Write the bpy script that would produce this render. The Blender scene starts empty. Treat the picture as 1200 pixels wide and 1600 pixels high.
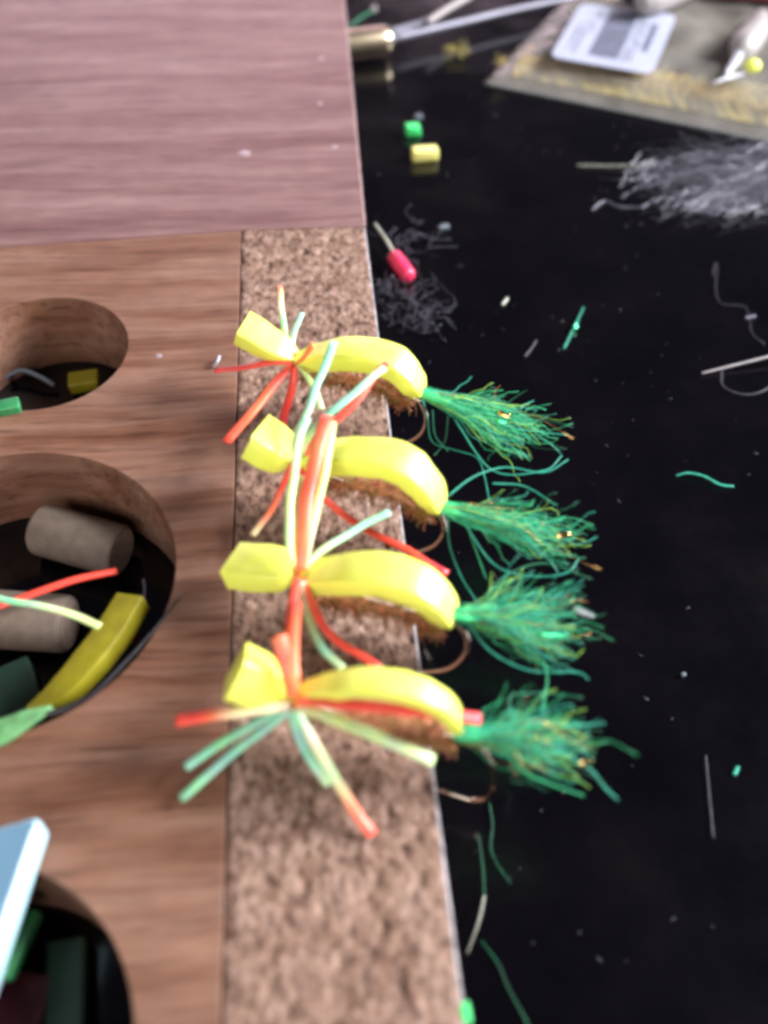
import bpy, bmesh, math, random
from mathutils import Vector, Matrix, noise
random.seed(7)
SC = bpy.context.scene
COL = SC.collection
SC.unit_settings.system = 'METRIC'
SC.unit_settings.scale_length = 0.01          # the whole scene is written in centimetres

# ------------------------------------------------------------------ camera
cam_d = bpy.data.cameras.new('camera')
cam = bpy.data.objects.new('camera', cam_d); COL.objects.link(cam); SC.camera = cam
RM = Matrix(((0.9961386370701759, 0.05334360675470376, -0.06973001759910882),
             (-0.08541915230255878, 0.7723689666094526, -0.6294042801241173),
             (0.020282607226014306, 0.6329302007623318, 0.7739431353833882))).to_4x4()
cam.matrix_world = Matrix.Translation((1.581,-19.407,14.570)) @ RM
cam_d.sensor_fit = 'VERTICAL'; cam_d.sensor_height = 24.0; cam_d.sensor_width = 18.0
cam_d.lens = 21.0
cam_d.clip_start = 0.5; cam_d.clip_end = 2000
cam_d.dof.use_dof = True
cam_d.dof.focus_distance = 18.0
cam_d.dof.aperture_fstop = 0.056

# ------------------------------------------------------------------ light
w = bpy.data.worlds.new("World"); SC.world = w; w.use_nodes = True
bg = w.node_tree.nodes['Background']
bg.inputs[0].default_value = (0.80, 0.72, 0.95, 1); bg.inputs[1].default_value = 0.055
def area(name, loc, target, sx, sy, power, color):
    l = bpy.data.lights.new(name, 'AREA'); l.shape = 'RECTANGLE'; l.size = sx; l.size_y = sy
    l.energy = power; l.color = color
    o = bpy.data.objects.new(name, l); COL.objects.link(o); o.location = loc
    o.rotation_euler = (Vector(target) - Vector(loc)).to_track_quat('-Z', 'Y').to_euler()
    return o
area('window_light', (100, 8, 62), (1, -6, 0), 48, 48, 445000, (0.99, 0.98, 1.0))
area('sheen_light', (-10, 150, 27), (0, 0, 2), 110, 26, 75000, (1.0, 0.72, 0.88))  # added lamp, no real window: gives the far wood a pinkish sheen
area('fill_light', (-25, -88, 52), (1, -8, 0), 90, 50, 76000, (1.0, 0.95, 0.92))  # added fill from behind the camera, lifts the shaded faces
SC.view_settings.view_transform = 'Standard'; SC.view_settings.look = 'None'
SC.view_settings.exposure = 0.33; SC.view_settings.gamma = 1.0
SC.cycles.filter_width = 3.4
SC.cycles.use_denoising = True

T = 1.9                                        # thickness of the wooden board

# ------------------------------------------------------------------ helpers
def tag(o, label=None, cat=None, group=None, kind=None):
    if label: o['label'] = label
    if cat: o['category'] = cat
    if group: o['group'] = group
    if kind: o['kind'] = kind
    return o
def empty(name, loc, label, cat, group=None):
    o = bpy.data.objects.new(name, None); COL.objects.link(o); o.location = loc
    o.empty_display_size = 0.3
    bpy.context.view_layer.update()
    return tag(o, label, cat, group)
def link(name, me, mat, parent=None, smooth=True):
    o = bpy.data.objects.new(name, me); COL.objects.link(o)
    if mat:
        for m in (mat if isinstance(mat, (list, tuple)) else [mat]): me.materials.append(m)
    if smooth:
        me.polygons.foreach_set('use_smooth', [True]*len(me.polygons))
    if parent:
        o.parent = parent
        o.matrix_parent_inverse = Matrix.Translation(-Vector(parent.location))
    return o
class MB:
    """collects vertices and faces of one mesh"""
    def __init__(s): s.v=[]; s.f=[]; s.m=[]; s.c=[]
    def build(s, name, mat, parent=None, smooth=True):
        me = bpy.data.meshes.new(name); me.from_pydata([tuple(p) for p in s.v], [], s.f)
        if s.m and len(s.m)==len(s.f): me.polygons.foreach_set('material_index', s.m)
        if s.c and len(s.c)==len(s.v):
            a = me.color_attributes.new('dye', 'FLOAT_COLOR', 'POINT')
            a.data.foreach_set('color', [x for c in s.c for x in (*c, 1.0)])
        me.validate(); me.update()
        return link(name, me, mat, parent, smooth)
def catmull(pts, n):
    P=[Vector(p) for p in pts]
    if len(P)==2: return [P[0].lerp(P[1], i/n) for i in range(n+1)]
    P=[P[0]*2-P[1]]+P+[P[-1]*2-P[-2]]
    segs=len(P)-3; out=[]
    for i in range(n+1):
        u=i/n*segs; k=min(int(u), segs-1); t=u-k
        a,b,c,d=P[k:k+4]
        out.append(0.5*((2*b)+(c-a)*t+(2*a-5*b+4*c-d)*t*t+(3*b-a-3*c+d)*t*t*t))
    return out
def lerpl(vals, u):
    k=u*(len(vals)-1); i=min(int(k), len(vals)-2); t=k-i
    a,b=vals[i],vals[i+1]
    if isinstance(a,(tuple,list)): return tuple(x+(y-x)*t for x,y in zip(a,b))
    return a+(b-a)*t
def tube(mb, pts, radii, seg=8, cols=None, flat=1.0, mi=None, caps=True, ref=Vector((0,0,1))):
    n=len(pts); base=len(mb.v)
    for i,p in enumerate(pts):
        t=(pts[min(i+1,n-1)]-pts[max(i-1,0)])
        t = t.normalized() if t.length>1e-9 else Vector((1,0,0))
        s=t.cross(ref)
        if s.length<1e-4: s=t.cross(Vector((0,1,0)))
        s.normalize(); nn=s.cross(t)
        r=lerpl(radii, i/(n-1)) if isinstance(radii,(list,tuple)) else radii
        for k in range(seg):
            a=2*math.pi*k/seg
            mb.v.append(p+s*(r*math.cos(a))+nn*(r*flat*math.sin(a)))
            if cols: mb.c.append(lerpl(cols, i/(n-1)))
    for i in range(n-1):
        for k in range(seg):
            a=base+i*seg+k; b=base+i*seg+(k+1)%seg
            mb.f.append((a,b,b+seg,a+seg))
            if mi is not None: mb.m.append(mi)
    if caps:
        mb.f.append(tuple(base+k for k in reversed(range(seg))))
        mb.f.append(tuple(base+(n-1)*seg+k for k in range(seg)))
        if mi is not None: mb.m += [mi,mi]
def sweep(mb, pts, side, ws, ts, roll=0.0, cr=0.22, q=4):
    """a foam strip of rounded rectangular section swept along pts; side = width direction"""
    n=len(pts); base=len(mb.v); prof=[]
    for cx,cy,a0 in ((1,1,0),(-1,1,90),(-1,-1,180),(1,-1,270)):
        for j in range(q):
            a=math.radians(a0+90*j/(q-1)); prof.append((cx,cy,math.cos(a),math.sin(a)))
    m=len(prof)
    for i,p in enumerate(pts):
        u=i/(n-1)
        t=(pts[min(i+1,n-1)]-pts[max(i-1,0)]).normalized()
        s=(side-t*side.dot(t)).normalized(); nn=s.cross(t)
        if nn.z<0 and abs(nn.z)>0.2: nn=-nn
        rl=lerpl(roll,u) if isinstance(roll,(list,tuple)) else roll
        q_=Matrix.Rotation(rl,3,t); s=q_@s; nn=q_@nn
        W=lerpl(ws,u)/2; H=lerpl(ts,u)/2; r=min(W,H)*2*cr
        for cx,cy,ca,sa in prof:
            mb.v.append(p+s*(cx*(W-r)+r*ca)+nn*(cy*(H-r)+r*sa))
    for i in range(n-1):
        for k in range(m):
            a=base+i*m+k; b=base+i*m+(k+1)%m
            mb.f.append((a,b,b+m,a+m))
    mb.f.append(tuple(base+k for k in reversed(range(m))))
    mb.f.append(tuple(base+(n-1)*m+k for k in range(m)))
def knead(mb, amp=0.012, f=3.5):
    for v in mb.v: v += noise.noise_vector(v*f)*amp + noise.noise_vector(v*f*4)*amp*0.3
def recalc(o):
    bm=bmesh.new(); bm.from_mesh(o.data); bmesh.ops.recalc_face_normals(bm, faces=bm.faces); bm.to_mesh(o.data); bm.free()
    return o
def sharp(o, ang=40):
    try:
        o.data.set_sharp_from_angle(angle=math.radians(ang))
    except Exception: pass
    return o
def strand(mb, a, b, sag=0.0, wob=0.1, n=12, r=0.012, seg=3, mi=None, drift=None, c=None, ease=False, axis=None):
    """a crinkled fibre from a to b"""
    a=Vector(a); b=Vector(b); sd=Vector((random.random()*50,random.random()*50,random.random()*50))
    L=(b-a).length; pts=[]
    for i in range(n+1):
        u=i/n; p=a.lerp(b,u)
        p.z-=sag*4*u*(1-u)
        if axis: p+=(Vector(axis)*L-(b-a))*(u*(1-u)*0.75)
        amp=wob*L*((u**1.3)*1.25 if ease else min(1,u*2.5))
        p+=Vector((noise.noise(sd+Vector((u*3.2,0,0))), noise.noise(sd+Vector((0,u*3.2,9))), noise.noise(sd+Vector((5,0,u*3.2)))))*amp
        p+=Vector((noise.noise(sd*2+Vector((u*9,3,0))), noise.noise(sd*2+Vector((1,u*9,9))), 0))*amp*0.32
        if drift: p+=Vector(drift)*u*u
        if p.z<0.02: p.z=0.02+random.random()*0.02
        pts.append(p)
    tube(mb, pts, [r,r*0.95,r*0.7], seg, mi=mi, cols=[c,c] if c else None)

# ------------------------------------------------------------------ materials
def nmat(name):
    m=bpy.data.materials.new(name); m.use_nodes=True; nt=m.node_tree
    return m, nt, nt.nodes['Principled BSDF']
def N(nt, typ, **kw):
    n=nt.nodes.new(typ)
    for k,v in kw.items(): setattr(n,k,v)
    return n
def simple(name, col, rough=0.5, metal=0.0, coat=0.0, sss=0.0, var=0.12, scale=6.0, bump=0.0, spec=0.5, alpha=1.0):
    m,nt,b=nmat(name); L=nt.links.new
    tc=N(nt,'ShaderNodeTexCoord'); nz=N(nt,'ShaderNodeTexNoise'); nz.inputs['Scale'].default_value=scale; nz.inputs['Detail'].default_value=4
    L(tc.outputs['Object'],nz.inputs['Vector'])
    cr=N(nt,'ShaderNodeValToRGB')
    cr.color_ramp.elements[0].position=0.3; cr.color_ramp.elements[1].position=0.7
    cr.color_ramp.elements[0].color=tuple(c*(1-var) for c in col)+(1,)
    cr.color_ramp.elements[1].color=tuple(min(1,c*(1+var)) for c in col)+(1,)
    L(nz.outputs['Fac'],cr.inputs['Fac']); L(cr.outputs['Color'],b.inputs['Base Color'])
    b.inputs['Roughness'].default_value=rough; b.inputs['Metallic'].default_value=metal
    b.inputs['Coat Weight'].default_value=coat; b.inputs['Specular IOR Level'].default_value=spec
    if sss:
        b.inputs['Subsurface Weight'].default_value=sss; b.inputs['Subsurface Radius'].default_value=(1,0.9,0.25)
        b.inputs['Subsurface Scale'].default_value=0.12
    if bump:
        n2=N(nt,'ShaderNodeTexNoise'); n2.inputs['Scale'].default_value=scale*6; L(tc.outputs['Object'],n2.inputs['Vector'])
        bp=N(nt,'ShaderNodeBump'); bp.inputs['Strength'].default_value=bump; bp.inputs['Distance'].default_value=0.03
        L(n2.outputs['Fac'],bp.inputs['Height']); L(bp.outputs['Normal'],b.inputs['Normal'])
    b.inputs['Alpha'].default_value=alpha
    return m
def ramp(nt, els):
    cr=N(nt,'ShaderNodeValToRGB'); e=cr.color_ramp.elements
    e[0].position,e[0].color=els[0][0],(*els[0][1],1); e[1].position,e[1].color=els[-1][0],(*els[-1][1],1)
    for p,c in els[1:-1]:
        x=e.new(p); x.color=(*c,1)
    return cr
def wood(name, cols, lo, straight):
    m,nt,b=nmat(name); L=nt.links.new
    tc=N(nt,'ShaderNodeTexCoord')
    # slow warp of the grain
    mp0=N(nt,'ShaderNodeMapping'); mp0.inputs['Scale'].default_value=(0.11,0.16,0.3); L(tc.outputs['Object'],mp0.inputs['Vector'])
    wz=N(nt,'ShaderNodeTexNoise'); wz.inputs['Scale'].default_value=1.0; wz.inputs['Detail'].default_value=2; L(mp0.outputs[0],wz.inputs['Vector'])
    sub=N(nt,'ShaderNodeVectorMath',operation='SUBTRACT'); L(wz.outputs['Color'],sub.inputs[0]); sub.inputs[1].default_value=(0.5,0.5,0.5)
    mul=N(nt,'ShaderNodeVectorMath',operation='MULTIPLY'); L(sub.outputs[0],mul.inputs[0]); mul.inputs[1].default_value=(0,straight,0.3)
    add=N(nt,'ShaderNodeVectorMath',operation='ADD'); L(tc.outputs['Object'],add.inputs[0]); L(mul.outputs[0],add.inputs[1])
    def stretched(sc, detail, rough=0.6):
        mp=N(nt,'ShaderNodeMapping'); mp.inputs['Scale'].default_value=sc; L(add.outputs[0],mp.inputs['Vector'])
        nz=N(nt,'ShaderNodeTexNoise'); nz.inputs['Scale'].default_value=1.0; nz.inputs['Detail'].default_value=detail; nz.inputs['Roughness'].default_value=rough
        L(mp.outputs[0],nz.inputs['Vector']); return nz
    big=stretched((0.13,1.3,0.6),5); fine=stretched((0.36,5.0,4.0),4,0.62); pore=stretched((0.8,13,6),3,0.55)
    c1=ramp(nt,[(0.30,cols[0]),(0.42,cols[1]),(0.53,cols[2]),(0.70,cols[3])]); L(big.outputs['Fac'],c1.inputs['Fac'])
    c2=ramp(nt,[(0.30,lo),(0.45,(0.86,0.82,0.81)),(0.60,(1.05,1.05,1.05)),(0.8,(1.2,1.2,1.22))]); L(fine.outputs['Fac'],c2.inputs['Fac'])
    mx=N(nt,'ShaderNodeMix',data_type='RGBA',blend_type='MULTIPLY'); mx.inputs['Factor'].default_value=0.9
    L(c1.outputs['Color'],mx.inputs['A']); L(c2.outputs['Color'],mx.inputs['B'])
    c3=ramp(nt,[(0.26,(0.30,0.22,0.20)),(0.43,(1,1,1)),(1.0,(1,1,1))]); L(pore.outputs['Fac'],c3.inputs['Fac'])
    mx2=N(nt,'ShaderNodeMix',data_type='RGBA',blend_type='MULTIPLY'); mx2.inputs['Factor'].default_value=0.85
    L(mx.outputs['Result'],mx2.inputs['A']); L(c3.outputs['Color'],mx2.inputs['B'])
    # blotchy mottling
    mo=N(nt,'ShaderNodeTexNoise'); mo.inputs['Scale'].default_value=1.7; mo.inputs['Detail'].default_value=5; L(tc.outputs['Object'],mo.inputs['Vector'])
    c4=ramp(nt,[(0.3,(0.86,0.84,0.86)),(0.7,(1.1,1.08,1.06))]); L(mo.outputs['Fac'],c4.inputs['Fac'])
    mx3=N(nt,'ShaderNodeMix',data_type='RGBA',blend_type='MULTIPLY'); mx3.inputs['Factor'].default_value=0.8
    L(mx2.outputs['Result'],mx3.inputs['A']); L(c4.outputs['Color'],mx3.inputs['B'])
    L(mx3.outputs['Result'],b.inputs['Base Color'])
    b.inputs['Roughness'].default_value=0.5; b.inputs['Specular IOR Level'].default_value=0.32
    bp=N(nt,'ShaderNodeBump'); bp.inputs['Strength'].default_value=0.35; bp.inputs['Distance'].default_value=0.02
    ad=N(nt,'ShaderNodeMath',operation='ADD'); L(fine.outputs['Fac'],ad.inputs[0]); L(pore.outputs['Fac'],ad.inputs[1])
    L(ad.outputs[0],bp.inputs['Height']); L(bp.outputs['Normal'],b.inputs['Normal'])
    return m
def cork():
    m,nt,b=nmat('pressed_cork'); L=nt.links.new
    tc=N(nt,'ShaderNodeTexCoord'); mp=N(nt,'ShaderNodeMapping'); mp.inputs['Scale'].default_value=(1.25,0.8,1.0); L(tc.outputs['Object'],mp.inputs['Vector'])
    nd=N(nt,'ShaderNodeTexNoise'); nd.inputs['Scale'].default_value=5; nd.inputs['Detail'].default_value=3; L(mp.outputs[0],nd.inputs['Vector'])
    mix=N(nt,'ShaderNodeMix',data_type='RGBA',blend_type='LINEAR_LIGHT'); mix.inputs['Factor'].default_value=0.22
    L(mp.outputs[0],mix.inputs['A']); L(nd.outputs['Color'],mix.inputs['B'])
    vo=N(nt,'ShaderNodeTexVoronoi'); vo.inputs['Scale'].default_value=5.2; L(mix.outputs['Result'],vo.inputs['Vector'])
    sep=N(nt,'ShaderNodeSeparateColor'); L(vo.outputs['Color'],sep.inputs[0])
    c1=ramp(nt,[(0.0,(0.125,0.07,0.048)),(0.12,(0.17,0.102,0.074)),(0.55,(0.205,0.130,0.098)),(1.0,(0.245,0.165,0.130))]); L(sep.outputs[0],c1.inputs['Fac'])
    ve=N(nt,'ShaderNodeTexVoronoi',feature='DISTANCE_TO_EDGE'); ve.inputs['Scale'].default_value=5.2; L(mix.outputs['Result'],ve.inputs['Vector'])
    c2=ramp(nt,[(0.0,(0.6,0.55,0.52)),(0.09,(1,1,1))]); L(ve.outputs['Distance'],c2.inputs['Fac'])
    mx=N(nt,'ShaderNodeMix',data_type='RGBA',blend_type='MULTIPLY'); mx.inputs['Factor'].default_value=0.4
    L(c1.outputs['Color'],mx.inputs['A']); L(c2.outputs['Color'],mx.inputs['B'])
    n2=N(nt,'ShaderNodeTexNoise'); n2.inputs['Scale'].default_value=6.2; n2.inputs['Detail'].default_value=4; n2.inputs['Roughness'].default_value=0.7; L(mp.outputs[0],n2.inputs['Vector'])
    c3=ramp(nt,[(0.33,(0.14,0.09,0.07)),(0.42,(0.62,0.56,0.54)),(0.50,(0.98,0.97,0.97)),(0.60,(1.35,1.35,1.38)),(0.8,(1.9,1.9,1.95))]); L(n2.outputs['Fac'],c3.inputs['Fac'])
    mx2=N(nt,'ShaderNodeMix',data_type='RGBA',blend_type='MULTIPLY'); mx2.inputs['Factor'].default_value=0.95
    L(mx.outputs['Result'],mx2.inputs['A']); L(c3.outputs['Color'],mx2.inputs['B'])
    L(mx2.outputs['Result'],b.inputs['Base Color'])
    b.inputs['Roughness'].default_value=0.7; b.inputs['Specular IOR Level'].default_value=0.2
    bp=N(nt,'ShaderNodeBump'); bp.inputs['Strength'].default_value=0.6; bp.inputs['Distance'].default_value=0.03
    L(n2.outputs['Fac'],bp.inputs['Height']); L(bp.outputs['Normal'],b.inputs['Normal'])
    return m
def black_top():
    m,nt,b=nmat('black_gloss_tabletop'); L=nt.links.new
    tc=N(nt,'ShaderNodeTexCoord')
    n1=N(nt,'ShaderNodeTexNoise'); n1.inputs['Scale'].default_value=0.35; n1.inputs['Detail'].default_value=6; n1.inputs['Roughness'].default_value=0.65; L(tc.outputs['Object'],n1.inputs['Vector'])
    c=ramp(nt,[(0.35,(0.0010,0.0009,0.0016)),(0.55,(0.0016,0.0014,0.0023)),(0.75,(0.0024,0.0019,0.0028))]); L(n1.outputs['Fac'],c.inputs['Fac'])
    n2=N(nt,'ShaderNodeTexVoronoi'); n2.inputs['Scale'].default_value=2.6; L(tc.outputs['Object'],n2.inputs['Vector'])
    c2=ramp(nt,[(0.0,(0.22,0.2,0.24)),(0.022,(0.0,0.0,0.0)),(1,(0,0,0))]); L(n2.outputs['Distance'],c2.inputs['Fac'])
    sp=N(nt,'ShaderNodeSeparateColor'); L(n2.outputs['Color'],sp.inputs[0])
    g=N(nt,'ShaderNodeMath',operation='GREATER_THAN'); g.inputs[1].default_value=0.86; L(sp.outputs[0],g.inputs[0])
    mm=N(nt,'ShaderNodeMix',data_type='RGBA',blend_type='ADD'); L(g.outputs[0],mm.inputs['Factor']); L(c.outputs['Color'],mm.inputs['A']); L(c2.outputs['Color'],mm.inputs['B'])
    L(mm.outputs['Result'],b.inputs['Base Color'])
    r=ramp(nt,[(0.35,(0.08,)*3),(0.7,(0.18,)*3)]); L(n1.outputs['Fac'],r.inputs['Fac']); L(r.outputs['Color'],b.inputs['Roughness'])
    b.inputs['Specular IOR Level'].default_value=0.38
    return m
def dyed(name, rough=0.38, trans=0.0, bumpy=True):
    m,nt,b=nmat(name); L=nt.links.new
    a=N(nt,'ShaderNodeAttribute'); a.attribute_name='dye'; L(a.outputs['Color'],b.inputs['Base Color'])
    b.inputs['Roughness'].default_value=rough
    b.inputs['Subsurface Weight'].default_value=0.3; b.inputs['Subsurface Radius'].default_value=(1,1,1); b.inputs['Subsurface Scale'].default_value=0.05
    return m
M={}
M['wood']=wood('warm_brown_wood',((0.108,0.042,0.021),(0.155,0.075,0.046),(0.190,0.104,0.071),(0.228,0.140,0.103)),(0.60,0.49,0.42),1.1)
M['wood_up']=wood('mauve_wood',((0.120,0.056,0.054),(0.148,0.078,0.074),(0.175,0.100,0.095),(0.215,0.136,0.130)),(0.60,0.50,0.51),1.0); M['cork']=cork(); M['table']=black_top()
def foam_mat(name, col, deep):
    m,nt,b=nmat(name); L=nt.links.new
    tc=N(nt,'ShaderNodeTexCoord')
    n1=N(nt,'ShaderNodeTexNoise'); n1.inputs['Scale'].default_value=3.0; n1.inputs['Detail'].default_value=5; L(tc.outputs['Object'],n1.inputs['Vector'])
    c=ramp(nt,[(0.3,deep),(0.65,col)]); L(n1.outputs['Fac'],c.inputs['Fac'])
    L(c.outputs['Color'],b.inputs['Base Color'])
    n2=N(nt,'ShaderNodeTexVoronoi'); n2.inputs['Scale'].default_value=34; L(tc.outputs['Object'],n2.inputs['Vector'])
    bp=N(nt,'ShaderNodeBump'); bp.inputs['Strength'].default_value=0.4; bp.inputs['Distance'].default_value=0.016
    L(n2.outputs['Distance'],bp.inputs['Height']); L(bp.outputs['Normal'],b.inputs['Normal'])
    b.inputs['Roughness'].default_value=0.45; b.inputs['Specular IOR Level'].default_value=0.6; b.inputs['Coat Weight'].default_value=0.45; b.inputs['Coat Roughness'].default_value=0.36
    b.inputs['Subsurface Weight'].default_value=0.35; b.inputs['Subsurface Radius'].default_value=(1,1,0.2); b.inputs['Subsurface Scale'].default_value=0.14
    return m
M['foam']=foam_mat('yellow_foam',(0.88,0.99,0.16),(0.86,0.95,0.11))
M['foam_shaded']=foam_mat('yellow_foam_shaded',(0.36,0.32,0.015),(0.27,0.235,0.010))  # yellow foam with the dimness of the wells put into its colour
M['foam_shaded'].node_tree.nodes['Principled BSDF'].inputs['Coat Weight'].default_value=0.0
M['foam_green']=foam_mat('green_foam',(0.05,0.72,0.20),(0.03,0.6,0.14))
M['foam_dkgreen']=foam_mat('shaded_dark_green_foam',(0.012,0.045,0.028),(0.008,0.03,0.02))  # dark green, lowered further to paint the shade in the wells
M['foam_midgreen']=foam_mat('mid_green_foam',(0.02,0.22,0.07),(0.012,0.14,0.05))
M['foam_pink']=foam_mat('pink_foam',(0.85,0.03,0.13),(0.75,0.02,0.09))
M['foam_red']=foam_mat('shaded_dark_red_foam',(0.06,0.006,0.014),(0.035,0.004,0.01))  # dark red, its colour also lowered for the well shade
M['leg']=dyed('rubber_leg')
M['hook']=simple('bronzed_hook_wire',(0.50,0.42,0.35),0.17,1.0)
M['dub']=simple('copper_dubbing',(0.42,0.19,0.09),0.55,0.0,var=0.5,scale=9)
M['dub_r']=simple('rust_dubbing',(0.50,0.14,0.07),0.5,0.0,var=0.4,scale=9)
M['dub_o']=simple('olive_dubbing',(0.28,0.24,0.03),0.5,0.0,var=0.4,scale=9)
M['thread']=simple('orange_tying_thread',(0.85,0.28,0.05),0.5)
M['gthread']=simple('green_tying_thread',(0.05,0.55,0.20),0.5)
M['f1']=simple('tail_fibre_green',(0.06,0.68,0.30),0.35,var=0.3,alpha=0.6)
M['f2']=simple('tail_fibre_teal',(0.06,0.56,0.40),0.35,var=0.3,alpha=0.6)
M['f3']=simple('tail_fibre_dark_green',(0.025,0.26,0.13),0.4,var=0.3,alpha=0.6)
M['f4']=simple('tail_fibre_lime',(0.30,0.62,0.10),0.35,var=0.3)
M['f5']=simple('tail_fibre_copper_glint',(0.55,0.30,0.10),0.25,0.6,var=0.3)
M['flash']=simple('gold_tinsel',(0.95,0.62,0.25),0.18,1.0)
M['flashg']=simple('green_tinsel',(0.10,0.85,0.40),0.2,0.7)
M['cyl']=simple('beige_cork_plug',(0.14,0.105,0.082),0.75,var=0.16,scale=5,bump=0.3)
M['cyl_end']=simple('cork_plug_end',(0.19,0.14,0.11),0.8,var=0.2,scale=8)
M['black']=simple('black_quill',(0.012,0.011,0.014),0.35)
M['greygreen']=simple('green_quill',(0.10,0.26,0.10),0.5,var=0.35,scale=4)
M['case']=simple('pale_blue_plastic',(0.10,0.19,0.27),0.30,coat=0.4,var=0.04,scale=1.2)
M['case_edge']=simple('lit_plastic_rim',(0.42,0.66,0.74),0.3,coat=0.3,var=0.03)  # lighter than the lid: window light on the side face, put into the colour
M['brass']=simple('brushed_brass',(0.62,0.52,0.36),0.33,1.0,var=0.12,scale=3)
M['steel']=simple('grey_steel',(0.16,0.16,0.20),0.45,0.6,var=0.1)
M['white']=simple('white_plastic',(0.28,0.26,0.26),0.4,coat=0.1,var=0.06)
M['paper']=simple('label_paper',(0.29,0.31,0.40),0.55,var=0.05,scale=2)
M['ink']=simple('label_ink',(0.03,0.035,0.07),0.6,var=0.1)
M['ink2']=simple('label_ink_pale',(0.10,0.10,0.15),0.6,var=0.1)
M['fuzz']=simple('grey_fuzz',(0.075,0.07,0.10),0.5,var=0.3)
M['tinsel']=simple('pearl_tinsel',(0.20,0.195,0.25),0.30,0.25,var=0.35,scale=3)
M['tinselw']=simple('bright_pearl_tinsel',(0.36,0.37,0.42),0.32,0.2,var=0.2,scale=3)
M['quill']=simple('pale_quill',(0.48,0.50,0.42),0.5)
M['needle']=simple('needle_steel',(0.62,0.58,0.60),0.35,0.7)
M['yfeather']=simple('yellow_feather',(0.40,0.31,0.10),0.6,var=0.4,scale=3)
M['ofeather']=simple('orange_feather',(0.45,0.27,0.09),0.6,var=0.4,scale=3)
M['red']=simple('red_card',(0.30,0.02,0.06),0.6)
M['bead']=simple('dull_bead',(0.12,0.15,0.18),0.4)
def feathermat():
    m,nt,b=nmat('matted_yellow_feather'); L=nt.links.new; tc=N(nt,'ShaderNodeTexCoord')
    mp=N(nt,'ShaderNodeMapping'); mp.inputs['Rotation'].default_value=(0,0,0.25); mp.inputs['Scale'].default_value=(3.0,0.5,1); L(tc.outputs['Object'],mp.inputs['Vector'])
    n1=N(nt,'ShaderNodeTexNoise'); n1.inputs['Scale'].default_value=1.3; n1.inputs['Detail'].default_value=5; L(mp.outputs[0],n1.inputs['Vector'])
    n2=N(nt,'ShaderNodeTexNoise'); n2.inputs['Scale'].default_value=0.45; n2.inputs['Detail'].default_value=3; L(tc.outputs['Object'],n2.inputs['Vector'])
    ad=N(nt,'ShaderNodeMath',operation='ADD'); L(n1.outputs['Fac'],ad.inputs[0]); L(n2.outputs['Fac'],ad.inputs[1])
    c=ramp(nt,[(0.36,(0.02,0.02,0.015)),(0.45,(0.09,0.08,0.03)),(0.52,(0.24,0.19,0.05)),(0.62,(0.42,0.31,0.08))]); 
    hf=N(nt,'ShaderNodeMath',operation='MULTIPLY'); hf.inputs[1].default_value=0.5; L(ad.outputs[0],hf.inputs[0]); L(hf.outputs[0],c.inputs['Fac'])
    L(c.outputs['Color'],b.inputs['Base Color']); b.inputs['Roughness'].default_value=0.8
    return m
def film():
    m=bpy.data.materials.new('milky_plastic_film'); m.use_nodes=True; nt=m.node_tree; L=nt.links.new
    b=nt.nodes['Principled BSDF']; out=nt.nodes['Material Output']
    b.inputs['Base Color'].default_value=(0.27,0.25,0.225,1); b.inputs['Roughness'].default_value=0.3
    tr=N(nt,'ShaderNodeBsdfTransparent'); mx=N(nt,'ShaderNodeMixShader')
    tc=N(nt,'ShaderNodeTexCoord'); nz=N(nt,'ShaderNodeTexNoise'); nz.inputs['Scale'].default_value=0.7; nz.inputs['Detail'].default_value=5; L(tc.outputs['Object'],nz.inputs['Vector'])
    mr=N(nt,'ShaderNodeMapRange'); mr.inputs[1].default_value=0.3; mr.inputs[2].default_value=0.7; mr.inputs[3].default_value=0.22; mr.inputs[4].default_value=0.44
    L(nz.outputs['Fac'],mr.inputs[0]); L(mr.outputs[0],mx.inputs[0]); L(tr.outputs[0],mx.inputs[1]); L(b.outputs[0],mx.inputs[2]); L(mx.outputs[0],out.inputs['Surface'])
    bp=N(nt,'ShaderNodeBump'); bp.inputs['Strength'].default_value=0.5; bp.inputs['Distance'].default_value=0.15
    L(nz.outputs['Fac'],bp.inputs['Height']); L(bp.outputs['Normal'],b.inputs['Normal'])
    return m
M['film']=film()

# ------------------------------------------------------------------ the table
mb=MB(); X0,X1,Y0,Y1=-90,110,-70,120
mb.v=[Vector(p) for p in ((X0,Y0,0),(X1,Y0,0),(X1,Y1,0),(X0,Y1,0),(X0,Y0,-3),(X1,Y0,-3),(X1,Y1,-3),(X0,Y1,-3))]
mb.f=[(0,1,2,3),(7,6,5,4),(0,4,5,1),(1,5,6,2),(2,6,7,3),(3,7,4,0)]
tag(mb.build('tabletop',M['table'],smooth=False),'black glossy tabletop under the wooden board','table',kind='structure')

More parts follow.
